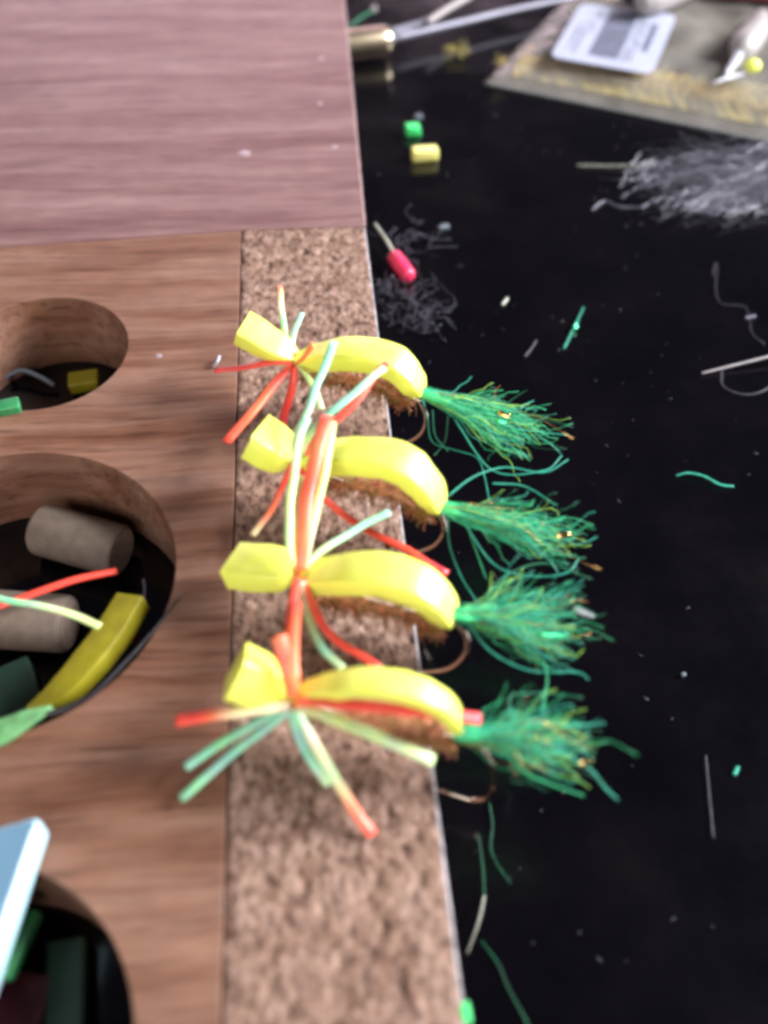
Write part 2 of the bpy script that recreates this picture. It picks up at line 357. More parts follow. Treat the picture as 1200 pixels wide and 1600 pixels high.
# ------------------------------------------------------------------ the board
board=empty('wooden_board',(-5,-3,0),'reddish brown wooden tying board with round wells and cork edge strip','board')
HOLES=[(-4.15,-4.2,1.8),(-3.95,-10.15,2.97),(-3.55,-17.4,2.5)]
def curve_slab(name, outline, holes, z0, z1, bevel, mat, parent):
    cu=bpy.data.curves.new(name,'CURVE'); cu.dimensions='2D'; cu.fill_mode='BOTH'
    cu.extrude=(z1-z0)/2-bevel; cu.bevel_depth=bevel; cu.bevel_resolution=3; cu.offset=-bevel
    def sp(pts):
        s=cu.splines.new('POLY'); s.points.add(len(pts)-1)
        for i,p in enumerate(pts): s.points[i].co=(p[0],p[1],0,1)
        s.use_cyclic_u=True
    sp(outline)
    for x,y,r in holes: sp([(x+r*math.cos(-2*math.pi*k/128), y+r*math.sin(-2*math.pi*k/128)) for k in range(128)])
    t=bpy.data.objects.new('tmp',cu); COL.objects.link(t); t.location.z=(z0+z1)/2
    bpy.context.view_layer.update()
    me=bpy.data.meshes.new_from_object(t.evaluated_get(bpy.context.evaluated_depsgraph_get()))
    me.transform(Matrix.Translation((0,0,(z0+z1)/2)))
    bpy.data.objects.remove(t); me.name=name; me.materials.clear()
    o=link(name,me,mat,parent,smooth=True); sharp(o,35)
    return o
curve_slab('lower_plank',[(-16,-25),(-0.01,-25),(-0.01,0.0),(-6,-0.42),(-16,-1.0)],HOLES,0.005,T,0.022,M['wood'],board)
o=curve_slab('upper_plank',[(-16,-0.985),(-6,-0.405),(-0.01,0.012),(3.02,0.016),(3.34,17),(-16,17)],[],0.005,T+0.006,0.02,M['wood_up'],board)
o['label']='paler mauve plank beyond the seam, free of wells'
curve_slab('edge_rail',[(-0.028,-25),(3.0,-25),(3.0,0.035),(-0.028,0.035)],[],0.007,1.52,0.03,M['wood'],board)
# cork strip, granulated top
mb=MB(); nx,ny=64,520; x0,x1,y0,y1=0.02,3.0,-25,0.004
for j in range(ny+1):
    for i in range(nx+1):
        x=x0+(x1-x0)*i/nx; y=y0+(y1-y0)*j/ny
        h=noise.noise(Vector((x*6,y*4.2,1)))*0.5+noise.noise(Vector((x*14,y*10,4)))*0.5
        z=T-0.008+0.02*h-0.16*max(0,noise.noise(Vector((x*5,y*3.6,7)))-0.33)
        e=min(i,nx-i)/2.0
        if e<1: z-=(0.03+0.05*max(0,noise.noise(Vector((x,y*4,12)))))*(1-e)**2
        xx=x+(0.012*noise.noise(Vector((x,y*5,2))) if i in (0,nx) else 0)
        mb.v.append(Vector((xx,y,z)))
w1=nx+1
for j in range(ny):
    for i in range(nx):
        a=j*w1+i; mb.f.append((a,a+1,a+w1+1,a+w1))
def wall(idx):
    b0=len(mb.v)
    for k in idx: v=mb.v[k]; mb.v.append(Vector((v.x,v.y,1.522)))
    for k in range(len(idx)-1): mb.f.append((idx[k],b0+k,b0+k+1,idx[k+1]))
wall([j*w1+nx for j in range(ny,-1,-1)]); wall([j*w1 for j in range(ny+1)]); wall(list(range(nx,-1,-1))); wall([ny*w1+i for i in range(nx+1)])
o=mb.build('cork_strip',M['cork'],board); sharp(o,50)
tag(o,'speckled cork strip let into the edge of the board')
# pale strip painting the light caught on the board edge, cork side
mb=MB(); pts=[Vector((3.012+0.006*noise.noise(Vector((0,y*3,0))),y,T-0.055)) for y in [-25+25*k/300 for k in range(301)]]
tube(mb,pts,0.026,6); mb.build('edge_highlight',simple('pale_edge_highlight',(0.36,0.33,0.35),0.5,var=0.5,scale=5),board)
mb=MB(); pts=[Vector((3.028+0.32*(y/17)+0.004*noise.noise(Vector((0,y*3,0))),y,T-0.05)) for y in [0.1+16.8*k/200 for k in range(201)]]
tube(mb,pts,0.028,6); mb.build('edge_highlight',simple('pink_edge_highlight',(0.34,0.24,0.24),0.5,var=0.3,scale=5),board)  # pinkish strip painting the same edge highlight along the upper plank

# ------------------------------------------------------------------ the flies
GREEN=(0.28,0.70,0.38); PALE=(0.62,0.80,0.42); RED=(0.92,0.09,0.06); ORG=(0.95,0.21,0.09); CREAM=(0.86,0.74,0.50); TEAL=(0.30,0.70,0.50); LIME=(0.64,0.80,0.28)
GRP='foam flies hooked in a row along the cork edge'
def tail(parent, root, tips, n, loose, flashes, seed):
    random.seed(seed); mb=MB(); root=Vector(root); tipv=[Vector(t) for t in tips]
    ax=(sum(tipv,Vector())/len(tipv)-root).normalized(); n=int(n*0.8)
    for i in range(n):
        u=random.random()*(len(tipv)-1); k=min(int(u),len(tipv)-2)
        b=tipv[k].lerp(tipv[k+1],u-k)
        f=0.55+0.47*random.random()**0.6
        f*=0.95
        b=root.lerp(b,f)
        b+=Vector((random.gauss(0,0.08),random.gauss(0,0.08),random.gauss(0,0.12)))*f
        b=b.lerp(root.lerp(tipv[len(tipv)//2-1],f),0.25*random.random())
        mi=random.choices([0,1,2,3,4],[40,36,26,4,1.5] if i%9 else [1,1,0,5,4])[0]
        a=root+Vector((0,random.gauss(0,0.05),random.gauss(0,0.05)))
        strand(mb,a,b,sag=random.uniform(-0.12,0.25),wob=random.uniform(0.06,0.26),n=18,r=random.uniform(0.004,0.009),mi=mi,ease=True,axis=ax,
               drift=(random.gauss(0,0.06),random.gauss(0,0.14),random.gauss(0,0.08)))
    for pts in loose:
        P=catmull([Vector(p) for p in pts],26)
        tube(mb,P,[0.015,0.012,0.009],4,mi=random.choice([0,1,1,2]))
    o=mb.build('tail_fibres',[M['f1'],M['f2'],M['f3'],M['f4'],M['f5']],parent); o['kind']='stuff'
    # the bound root of the tail: a short solid brush of fibres
    mb=MB(); mid=root.lerp(tipv[len(tipv)//2],0.20)
    tube(mb,catmull([root-(mid-root)*0.15,root.lerp(mid,0.5),mid],8),[0.10,0.12,0.05],8,flat=0.7)
    mb.build('tail_wrap',M['gthread'],parent)
    for (p,q,mat) in flashes:
        mb=MB(); sweep(mb,catmull([p,q],4),Vector((0.2,0.7,0.7)),[0.09,0.10,0.05],[0.012,0.012],cr=0.3,q=2)
        mb.build('tinsel_glint',M[mat],parent)
def leg(parent, pts, cols, r=0.06):
    mb=MB(); P=catmull([Vector(p) for p in pts],26)
    r*=1.12; P=[p+noise.noise_vector(p*1.6)*0.05*(k/26) for k,p in enumerate(P)]
    cols=[tuple(c*(0.86+0.28*random.random()) for c in lerpl(cols,k/16)) for k in range(17)]; tube(mb,P,[r*0.8,r,r*1.02,r*1.05],8,cols=cols,flat=0.5)
    return mb.build('leg',M['leg'],parent)
def fly(A, B, label, head, head_w, head_t, head_roll, body, body_w, body_t, body_roll, hook, belly, seed, wrap):
    """A, B: plan positions of the head tie and of the tail tie"""
    A=Vector((*A,2.85)); B=Vector((*B,2.85)); d=(B-A).normalized(); side=Vector((-d.y,d.x,0))
    root=empty('fishing_fly',A,label,'fishing fly',GRP)
    mb=MB(); sweep(mb,catmull(head,14),side,head_w,head_t,head_roll,cr=0.12)
    knead(mb,0.022); sharp(recalc(mb.build('foam_head',M['foam'],root)),40)
    mb=MB(); sweep(mb,catmull(body,40),side,body_w,body_t,body_roll,cr=0.16)
    knead(mb,0.022); sharp(recalc(mb.build('foam_back',M['foam'],root)),40)
    mb=MB(); H=[A+Vector((-d.x*0.15,-d.y*0.15,-0.05)),A+Vector((0,0,-0.06)),A.lerp(B,0.5)+Vector((0,0,-0.06)),A.lerp(B,0.95)+Vector((0,0,-0.03))]+[Vector(p) for p in hook]
    P=catmull(H,70); tube(mb,P,[0.043]*6+[0.015],8)
    mb.build('hook',M['hook'],root)
    # dubbed belly under the foam: fuzzy core and short fibres
    random.seed(seed); mb=MB(); bp=catmull(belly,18)
    if seed==14: bw=[0.10,0.22,0.27,0.29,0.28,0.16]
    else: bw=[0.07,0.14,0.17,0.19,0.20,0.13]
    tube(mb,bp,[x*0.62 for x in bw],10,mi=0)
    for i in range(900):
        u=random.random(); p=bp[int(u*18)]+Vector((random.gauss(0,0.05),0,0))
        a=random.random()*2*math.pi; R=lerpl(bw,u)
        dr=Vector((random.gauss(0,0.35),math.cos(a),math.sin(a))).normalized()
        q=p+dr*R*0.45; e=q+dr*random.uniform(0.08,0.24)+Vector((random.gauss(0,0.06),random.gauss(0,0.05),random.gauss(0,0.05)))
        strand(mb,q,e,wob=0.3,n=3,r=0.009,seg=3,mi=random.choices([0,1,2],[5,4,3])[0])
    o=mb.build('dubbed_belly',[M['dub'],M['dub_r'],M['dub_o']],root); o['kind']='stuff'
    mb=MB(); c=Vector(wrap)
    for k in range(5):
        pts=[]
        cc=c+d*(k-2)*0.025
        for j in range(13):
            a=2*math.pi*j/12; pts.append(cc+side*0.13*math.cos(a)+Vector((0,0,0.12*math.sin(a)))+d*0.02*j/12)
        tube(mb,pts,0.022,5)
    mb.build('thread_wrap',M['thread'],root)
    return root
# -- first (farthest) fly
W=[0.30,0.55,0.62,0.64,0.64,0.60,0.52,0.34]; TK=[0.16,0.32,0.38,0.40,0.40,0.38,0.34,0.22]
f1=fly((1.215,-5.994,2.850)[:2],(3.502,-7.151,2.850)[:2],'farthest yellow foam fly, two red legs reaching left over the wood',
  [(1.220,-5.996,2.950),(0.980,-5.875,3.036),(0.646,-5.706,3.183),(0.254,-5.508,3.354)],[0.28,0.55,0.60,0.60],[0.16,0.34,0.40,0.42],[0.0,-0.15,-0.2],
  [(1.258,-6.015,2.965),(1.468,-6.122,3.029),(1.837,-6.308,3.251),(2.252,-6.518,3.457),(2.655,-6.723,3.565),(3.020,-6.907,3.551),(3.274,-7.035,3.385),(3.442,-7.121,3.151),(3.518,-7.159,3.004)],
  W,TK,[0.0,0.05,0.0],
  [(3.565,-7.183,2.744),(3.686,-7.244,2.423),(3.638,-7.220,1.981),(3.413,-7.106,1.625),(3.111,-6.953,1.449)],
  [(1.383,-6.079,2.517),(2.065,-6.424,2.757),(2.779,-6.785,2.881),(3.157,-6.976,2.772),(3.423,-7.111,2.817)],11,(1.219,-5.996,2.933))
tail(f1,(3.528,-7.164,3.025),[(5.241,-6.908,2.800),(5.896,-7.462,2.700),(6.331,-7.818,2.600),(6.222,-8.202,2.400),(5.805,-8.537,2.300),(5.159,-8.515,2.200)],170,
  [[(3.607,-7.105,2.800),(3.697,-7.323,2.500),(3.759,-7.681,2.200),(4.157,-7.925,2.200),(4.576,-8.059,2.100),(4.671,-8.464,2.000),(4.666,-9.092,2.000)],
   [(3.783,-7.325,2.700),(3.822,-7.612,2.300),(4.031,-7.950,2.200)],
   [(4.051,-7.514,2.700),(4.003,-7.697,2.200),(3.751,-8.047,2.200)],
   [(4.160,-7.606,2.700),(4.775,-8.579,2.300),(5.757,-8.555,2.200),(6.171,-8.209,2.200)],
   [(4.269,-7.563,2.900),(5.203,-7.894,2.700),(6.252,-8.065,2.600)]],
  [((4.950,-7.675,2.900),(5.153,-7.823,2.900),'flash'),((4.902,-7.836,2.880),(5.074,-7.948,2.880),'flashg')],21)
leg(f1,[(1.174,-5.976,3.000),(1.068,-5.461,3.150),(1.010,-4.953,3.300),(1.000,-4.322,3.400)],[PALE,PALE,GREEN,CREAM,ORG],0.052)
leg(f1,[(1.149,-5.975,3.000),(1.233,-5.532,3.200),(1.400,-5.077,3.300)],[PALE,TEAL,TEAL],0.048)
leg(f1,[(1.170,-6.181,3.000),(0.787,-6.100,2.950),(0.279,-5.990,2.800),(-0.342,-5.894,2.600)],[RED,RED,RED,(0.9,0.12,0.12)],0.068)
leg(f1,[(1.181,-6.237,3.000),(0.843,-6.666,2.950),(0.393,-7.345,2.850),(-0.078,-7.939,2.700)],[RED,RED,ORG,RED],0.085)
leg(f1,[(1.217,-6.276,3.000),(1.159,-6.449,2.700),(0.998,-6.836,2.400),(0.942,-7.188,2.200)],[RED,RED,(0.7,0.05,0.1)],0.075)
leg(f1,[(1.256,-6.168,3.000),(1.476,-6.874,3.200),(1.615,-7.281,3.200),(1.692,-7.602,3.100)],[PALE,LIME,PALE],0.058)
leg(f1,[(1.269,-6.262,3.050),(1.427,-6.379,3.350),(1.606,-6.356,3.600)],[ORG,ORG,(0.95,0.3,0.1)],0.07)
# -- second fly
f2=fly((1.189,-8.635,2.850)[:2],(3.554,-9.869,2.850)[:2],'second yellow foam fly from the far end, its short square head tilted up',
  [(1.169,-8.624,2.890),(0.994,-8.533,2.937),(0.768,-8.415,3.058),(0.498,-8.274,3.173)],[0.30,0.74,0.92,0.94],[0.20,0.42,0.52,0.54],[0.1,0.3,0.35],
  [(1.225,-8.654,2.901),(1.407,-8.748,3.008),(1.773,-8.940,3.253),(2.251,-9.189,3.520),(2.661,-9.403,3.659),(3.026,-9.594,3.637),(3.277,-9.725,3.415),(3.466,-9.823,3.122),(3.531,-9.857,2.889)],
  W,TK,[0.0,0.05,0.1],
  [(3.628,-9.908,2.667),(3.696,-9.943,2.279),(3.575,-9.880,1.837),(3.320,-9.747,1.493),(3.047,-9.604,1.328)],
  [(1.359,-8.723,2.423),(2.087,-9.104,2.715),(2.782,-9.466,2.893),(3.185,-9.677,2.768),(3.439,-9.809,2.701)],12,(1.192,-8.636,2.901))
tail(f2,(3.549,-9.866,2.932),[(4.878,-9.572,2.900),(5.678,-10.116,2.800),(6.042,-10.546,2.700),(6.192,-10.784,2.500),(5.852,-10.913,2.400),(5.438,-10.610,2.300)],200,
  [[(3.774,-9.556,2.800),(4.282,-9.148,2.800),(4.913,-8.871,2.700),(5.612,-8.952,2.600),(6.119,-8.673,2.600)],
   [(3.728,-9.911,2.800),(3.748,-10.216,2.300),(3.890,-10.759,2.100),(4.103,-11.230,2.000)],
   [(3.989,-9.929,2.800),(4.146,-10.320,2.400),(4.293,-10.924,2.200)],
   [(3.891,-9.922,2.800),(4.409,-10.745,2.400),(5.034,-10.982,2.300),(5.641,-10.959,2.300),(5.926,-10.671,2.300)],
   [(4.622,-9.233,2.700),(5.204,-9.260,2.600),(5.682,-9.737,2.600)]],
  [((5.442,-10.632,2.900),(5.692,-10.622,2.900),'flash')],22)
leg(f2,[(1.254,-8.808,3.100),(1.383,-8.675,3.400),(1.698,-8.505,3.750),(2.272,-8.075,3.950),(2.811,-7.576,4.000)],[PALE,PALE,TEAL,TEAL,PALE],0.066)
leg(f2,[(1.298,-8.841,3.100),(1.514,-8.684,3.400),(1.801,-8.565,3.650),(2.324,-8.132,3.850),(2.854,-7.353,3.950)],[RED,ORG,RED,RED,RED],0.066)
leg(f2,[(1.120,-8.889,3.100),(0.959,-9.203,2.900),(0.682,-9.536,2.600),(0.414,-9.893,2.400)],[RED,RED,ORG,CREAM],0.056)
leg(f2,[(1.228,-8.956,3.100),(1.576,-9.362,2.800),(2.205,-9.844,2.500),(3.027,-10.453,2.500),(3.610,-10.983,2.500)],[RED,RED,RED,RED,(0.85,0.05,0.08)],0.066)
leg(f2,[(1.212,-8.957,3.200),(1.211,-8.760,3.500),(1.519,-8.075,3.800),(1.957,-6.973,4.100)],[LIME,PALE,TEAL,TEAL],0.062)
# -- third fly
f3=fly((1.183,-11.058,2.850)[:2],(3.469,-12.080,2.850)[:2],'third yellow foam fly from the far end, long orange legs standing across it',
  [(1.166,-11.051,2.911),(0.981,-10.968,2.849),(0.634,-10.813,2.721),(0.126,-10.586,2.528)],[0.28,0.64,0.74,0.74],[0.18,0.34,0.42,0.44],[0.0,0.05,0.1],
  [(1.204,-11.068,2.879),(1.386,-11.149,2.905),(1.708,-11.293,3.093),(2.145,-11.488,3.376),(2.566,-11.676,3.532),(2.937,-11.842,3.497),(3.205,-11.962,3.303),(3.381,-12.041,3.034),(3.442,-12.068,2.834)],
  W,TK,[0.0,0.0,0.05],
  [(3.577,-12.128,2.785),(3.755,-12.208,2.461),(3.761,-12.210,1.952),(3.584,-12.131,1.420),(3.277,-11.994,1.087),(3.012,-11.876,0.955)],
  [(1.325,-11.122,2.178),(1.995,-11.422,2.462),(2.635,-11.707,2.696),(3.074,-11.903,2.618),(3.363,-12.033,2.602)],13,(1.186,-11.060,2.922))
tail(f3,(3.472,-12.082,3.051),[(4.580,-11.248,2.900),(5.500,-11.431,2.800),(5.785,-12.082,2.700),(5.600,-12.390,2.500),(5.442,-12.721,2.400),(4.888,-12.792,2.300)],230,
  [[(3.766,-11.917,2.800),(4.113,-11.641,2.800),(4.481,-11.296,2.800),(5.181,-11.018,2.700),(5.934,-11.322,2.600)],
   [(4.445,-12.306,2.500),(4.856,-12.621,2.400),(4.916,-12.906,2.300),(4.766,-13.385,2.200)],
   [(3.751,-12.087,2.700),(4.108,-12.511,2.500),(4.669,-12.810,2.400),(5.386,-12.829,2.300),(5.554,-12.976,2.300)],
   [(4.094,-11.761,2.800),(4.823,-11.692,2.800),(5.528,-11.859,2.700),(5.806,-12.083,2.700)]],
  [((4.807,-12.400,2.800),(5.269,-12.480,2.800),'flashg'),((5.464,-11.915,2.700),(5.760,-12.104,2.700),'tinselw')],23)
leg(f3,[(1.217,-11.224,3.200),(1.282,-10.831,3.500),(1.401,-10.043,3.800),(1.585,-9.407,4.000),(1.728,-8.815,4.100)],[ORG,ORG,RED,ORG,RED],0.105)
leg(f3,[(1.268,-11.166,3.200),(1.406,-10.713,3.500),(1.577,-10.104,3.700),(1.762,-9.324,3.900),(1.831,-8.790,3.950)],[CREAM,CREAM,LIME,PALE,LIME],0.06)
leg(f3,[(1.128,-11.193,3.200),(1.062,-10.941,3.500),(1.125,-10.158,3.800),(1.270,-9.243,4.000),(1.431,-8.790,4.050)],[LIME,PALE,LIME,PALE,TEAL],0.06)
leg(f3,[(1.158,-11.195,3.200),(1.167,-10.872,3.400),(1.239,-10.394,3.600),(1.303,-9.744,3.700)],[LIME,PALE,CREAM,LIME],0.05)
leg(f3,[(1.264,-11.131,3.100),(1.528,-10.898,3.200),(2.058,-10.523,3.200),(2.690,-10.167,3.200)],[CREAM,PALE,TEAL,TEAL],0.058)
leg(f3,[(1.149,-11.331,3.100),(1.056,-11.972,3.100),(1.036,-12.528,3.100),(1.055,-13.086,3.150)],[RED,RED,ORG,ORG],0.078)
leg(f3,[(1.227,-11.373,3.100),(1.280,-11.795,2.800),(1.471,-12.262,2.600),(1.774,-12.618,2.500)],[CREAM,PALE,TEAL,PALE],0.062)
leg(f3,[(1.248,-11.338,3.100),(1.472,-11.926,2.800),(1.843,-12.289,2.600),(2.357,-12.661,2.500)],[ORG,RED,RED,RED],0.062)
# -- fourth (nearest) fly
f4=fly((1.034,-13.251,2.850)[:2],(3.334,-13.982,2.850)[:2],'nearest yellow foam fly, legs spread wide like a star over cork and wood',
  [(1.014,-13.245,2.977),(0.864,-13.197,3.042),(0.601,-13.113,3.150),(0.257,-13.004,3.331)],[0.24,0.54,0.66,0.68],[0.20,0.46,0.62,0.68],[-0.5,-0.8,-0.95],
  [(1.076,-13.264,2.947),(1.248,-13.319,3.160),(1.568,-13.421,3.473),(1.958,-13.544,3.738),(2.335,-13.664,3.871),(2.708,-13.783,3.863),(2.999,-13.875,3.709),(3.204,-13.940,3.416),(3.297,-13.970,3.093)],
  [0.20,0.34,0.40,0.42,0.42,0.40,0.36,0.26],[0.12,0.17,0.19,0.20,0.20,0.20,0.20,0.17],[-0.15,-0.15,-0.15,-0.1],
  [(3.538,-14.047,2.707),(3.814,-14.134,2.251),(3.973,-14.185,1.552),(3.936,-14.173,0.930),(3.744,-14.112,0.709),(3.396,-14.002,0.761),(3.150,-13.923,0.770)],
  [(1.224,-13.311,2.622),(1.865,-13.515,2.688),(2.492,-13.714,2.794),(2.919,-13.850,2.762),(3.244,-13.953,2.659)],14,(1.036,-13.252,2.890))
tail(f4,(3.339,-13.983,2.893),[(4.172,-13.543,2.900),(4.808,-13.642,2.900),(5.277,-13.929,2.800),(5.596,-14.053,2.700),(5.291,-14.329,2.500),(4.981,-14.549,2.400),(4.486,-14.563,2.300)],200,
  [[(3.842,-13.918,2.800),(4.121,-13.641,2.800),(4.209,-13.412,2.800),(4.711,-13.355,2.700),(5.262,-13.469,2.700)],
   [(3.932,-14.076,2.600),(4.249,-14.440,2.500),(4.598,-14.613,2.400),(5.059,-14.777,2.300)],
   [(4.745,-14.187,2.600),(5.196,-14.422,2.400),(5.387,-14.680,2.300),(5.564,-14.841,2.200)],
   [(4.498,-13.870,2.800),(4.948,-13.943,2.800),(5.494,-13.896,2.700)]],
  [((5.023,-14.439,2.600),(5.231,-14.416,2.600),'flash')],24)
leg(f4,[(1.033,-13.394,3.200),(1.027,-13.276,3.500),(0.964,-13.084,3.700),(0.884,-12.851,3.900)],[ORG,ORG,RED,ORG],0.095)
leg(f4,[(1.085,-13.341,3.150),(1.073,-13.068,3.300),(1.075,-12.543,3.300),(1.124,-11.813,3.200)],[ORG,ORG,RED],0.07)
leg(f4,[(0.990,-13.477,3.100),(0.659,-13.492,3.100),(0.070,-13.466,3.000),(-0.212,-13.434,2.900),(-0.613,-13.413,2.800)],[CREAM,CREAM,CREAM,ORG,RED,RED],0.088)
leg(f4,[(0.929,-13.481,3.000),(0.544,-13.530,2.800),(-0.028,-13.678,2.500),(-0.545,-13.899,2.300)],[TEAL,TEAL,GREEN,TEAL],0.062)
leg(f4,[(0.947,-13.522,3.000),(0.589,-13.691,2.800),(-0.033,-13.924,2.400),(-0.645,-14.263,2.100)],[TEAL,TEAL,TEAL,GREEN],0.062)
leg(f4,[(1.019,-13.527,3.000),(1.109,-13.808,2.800),(1.287,-14.114,2.600),(1.494,-14.373,2.400)],[TEAL,TEAL,TEAL,PALE],0.072)
leg(f4,[(1.072,-13.532,3.000),(1.302,-13.919,2.800),(1.546,-14.279,2.500),(1.834,-14.662,2.200),(2.064,-14.978,2.000)],[GREEN,CREAM,PALE,ORG,RED],0.07)
leg(f4,[(1.089,-13.529,3.300),(1.771,-13.732,3.500),(2.628,-13.882,3.500),(3.150,-13.957,3.400),(3.613,-13.990,3.300)],[ORG,RED,RED,RED,(0.8,0.12,0.14)],0.078)
leg(f4,[(1.100,-13.576,3.200),(1.673,-13.862,3.300),(2.271,-14.086,3.100),(2.938,-14.373,2.900)],[CREAM,LIME,PALE,PALE],0.078)

# ------------------------------------------------------------------ what lies in the wells
def block(name, c, sx, sy, sz, rz, mat, label, cat, tilt=0.0, group=None, rough=0.08):
    """a hand-cut scrap of foam: a box with uneven rounded corners"""
    bm=bmesh.new(); bmesh.ops.create_cube(bm,size=1.0)
    for v in bm.verts:
        v.co.x*=sx*(1+random.uniform(-rough,rough)); v.co.y*=sy*(1+random.uniform(-rough,rough)); v.co.z*=sz*(1+random.uniform(-rough,rough)*0.5)
    bmesh.ops.bevel(bm,geom=bm.edges[:],offset=min(sx,sy,sz)*0.18,segments=3,affect='EDGES',profile=0.6)
    me=bpy.data.meshes.new(name); bm.to_mesh(me); bm.free()
    o=link(name,me,M[mat]); o.location=c; o.rotation_euler=(tilt,0,rz); sharp(o,45)
    return tag(o,label,cat,group)
random.seed(3)
def cyl(p,q,r,label):
    p,q=Vector(p),Vector(q); n=28; mb=MB(); root=empty('foam_cylinder',(p+q)/2,label,'cylinder','beige cylinders in the middle well')
    d=(q-p).normalized(); P=[]; R=[]
    prof=[(0,0.88),(0.015,0.95),(0.05,1.0),(0.5,1.01),(0.95,1.0),(0.985,0.95),(1,0.88)]
    pts=[p.lerp(q,u) for u,_ in prof]
    s=d.cross(Vector((0,0,1))).normalized(); nn=s.cross(d)
    for (u,rr),pt in zip(prof,pts):
        for k in range(n):
            a=2*math.pi*k/n; mb.v.append(pt+(s*math.cos(a)+nn*math.sin(a))*r*rr*(1+0.02*noise.noise(Vector((k*0.8,u*4,p.x)))))
    for i in range(len(prof)-1):
        for k in range(n):
            a=i*n+k; b=i*n+(k+1)%n; mb.f.append((a,b,b+n,a+n))
    sharp(recalc(mb.build('barrel',M['cyl'],root)),50)
    for e,sg in ((p,-1),(q,1)):
        mb=MB(); mb.v=[e+d*sg*0.004+(s*math.cos(2*math.pi*k/n)+nn*math.sin(2*math.pi*k/n))*r*0.87 for k in range(n)]+[e+d*sg*0.001+(s*math.cos(2*math.pi*k/n)+nn*math.sin(2*math.pi*k/n))*r*0.3 for k in range(n)]+[e-d*sg*0.01]
        for k in range(n):
            mb.f.append((k,(k+1)%n,n+(k+1)%n,n+k)); mb.f.append((n+k,n+(k+1)%n,2*n))
        recalc(mb.build('end_face',M['cyl_end'],root))
    return root
cyl((-3.979,-7.936,0.520),(-2.320,-8.622,0.520),0.52,'beige cylinder lying near the far wall of the middle well')
cyl((-5.246,-9.885,0.530),(-3.080,-10.222,0.530),0.53,'nearer beige cylinder in the middle well, under a red strand')
wf=empty('fishing_fly',(-2.536,-11.504,1.200),'shaded yellow foam fly lying against the near rim of the middle well','fishing fly')
mb=MB(); P=catmull([(-1.760,-10.414,1.450),(-2.006,-11.007,1.450),(-2.341,-11.600,1.450),(-2.723,-12.074,1.400),(-3.226,-12.394,1.300)],26)
sweep(mb,P,Vector((0.75,-0.65,0.1)),[0.54,0.58,0.60,0.52,0.20],[0.34,0.34,0.32,0.28,0.2],[0.15,0.2,0.2],cr=0.07)
sharp(recalc(mb.build('foam_back',M['foam_shaded'],wf)),40)
leg(wf,[(-4.278,-10.200,1.600),(-3.719,-10.465,1.700),(-3.016,-10.737,1.800),(-2.174,-11.075,1.720)],[TEAL,GREEN,PALE,LIME],0.06)
def strandobj(name, pts, r, mat, label, cat, n=24, seg=6, parent=None, group=None, flat=1.0):
    mb=MB(); tube(mb,catmull([Vector(p) for p in pts],n),r,seg,flat=flat)
    o=mb.build(name,M[mat],parent)
    return tag(o,label,cat,group)
def rubber(pts, cols, r, label):
    mb=MB(); tube(mb,catmull([Vector(p) for p in pts],26),r,8,cols=cols,flat=0.75)
    return tag(mb.build('rubber_strand',M['leg']),label,'rubber strand')
rubber([(-4.586,-10.273,1.100),(-4.009,-10.185,1.250),(-3.453,-10.049,1.350),(-2.837,-9.784,1.300),(-2.209,-9.502,1.100)],[RED,RED,RED,RED],0.075,'red rubber strand lying over the beige cylinders in the middle well')
strandobj('black_quill',[(-3.168,-12.736,1.930),(-2.639,-12.732,1.950),(-2.139,-12.499,1.950),(-1.657,-11.937,1.950),(-1.246,-11.379,1.960),(-0.799,-10.709,2.020)],[0.05,0.055,0.05,0.04,0.03,0.012],'black','black bristle curving along the rim of the middle well','bristle')
mb=MB(); sweep(mb,catmull([(-2.675,-12.660,1.960),(-2.999,-12.816,1.980),(-3.342,-13.009,1.980),(-3.734,-13.154,1.980)],12),Vector((0.4,0.9,0)),[0.08,0.28,0.42,0.46],[0.05,0.10,0.12,0.12],cr=0.3)
tag(recalc(mb.build('green_feather',M['greygreen'])),'mottled green feather tip over the near rim of the middle well','feather')
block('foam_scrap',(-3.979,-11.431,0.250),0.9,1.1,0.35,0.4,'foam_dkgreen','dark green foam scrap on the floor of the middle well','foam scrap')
strandobj('clear_fibre',[(-1.657,-9.868,1.300),(-1.588,-10.218,1.400),(-1.586,-10.552,1.500)],0.02,'tinsel','short clear fibre standing behind the shaded yellow fly','fibre')
block('foam_scrap',(-3.758,-3.347,0.220),0.66,0.5,0.30,0.15,'foam_shaded','shaded yellow foam scrap on the floor of the farthest well','foam scrap')
block('foam_scrap',(-4.479,-5.976,1.980),0.42,0.3,0.22,0.25,'foam_midgreen','green foam scrap on the rim of the farthest well','foam scrap')
strandobj('bent_wire',[(-5.873,-3.169,0.100),(-5.263,-2.989,0.300),(-4.793,-3.195,0.300),(-4.445,-3.358,0.150)],0.06,'bead','dull grey twist of wire inside the farthest well','wire')
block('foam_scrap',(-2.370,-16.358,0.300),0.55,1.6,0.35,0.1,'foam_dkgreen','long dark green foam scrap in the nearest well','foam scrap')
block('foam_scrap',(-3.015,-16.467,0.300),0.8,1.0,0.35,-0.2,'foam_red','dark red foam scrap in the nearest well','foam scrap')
block('foam_scrap',(-3.035,-15.733,0.900),0.35,0.9,0.3,-0.3,'foam_midgreen','green foam scrap half hidden under the plastic case','foam scrap')

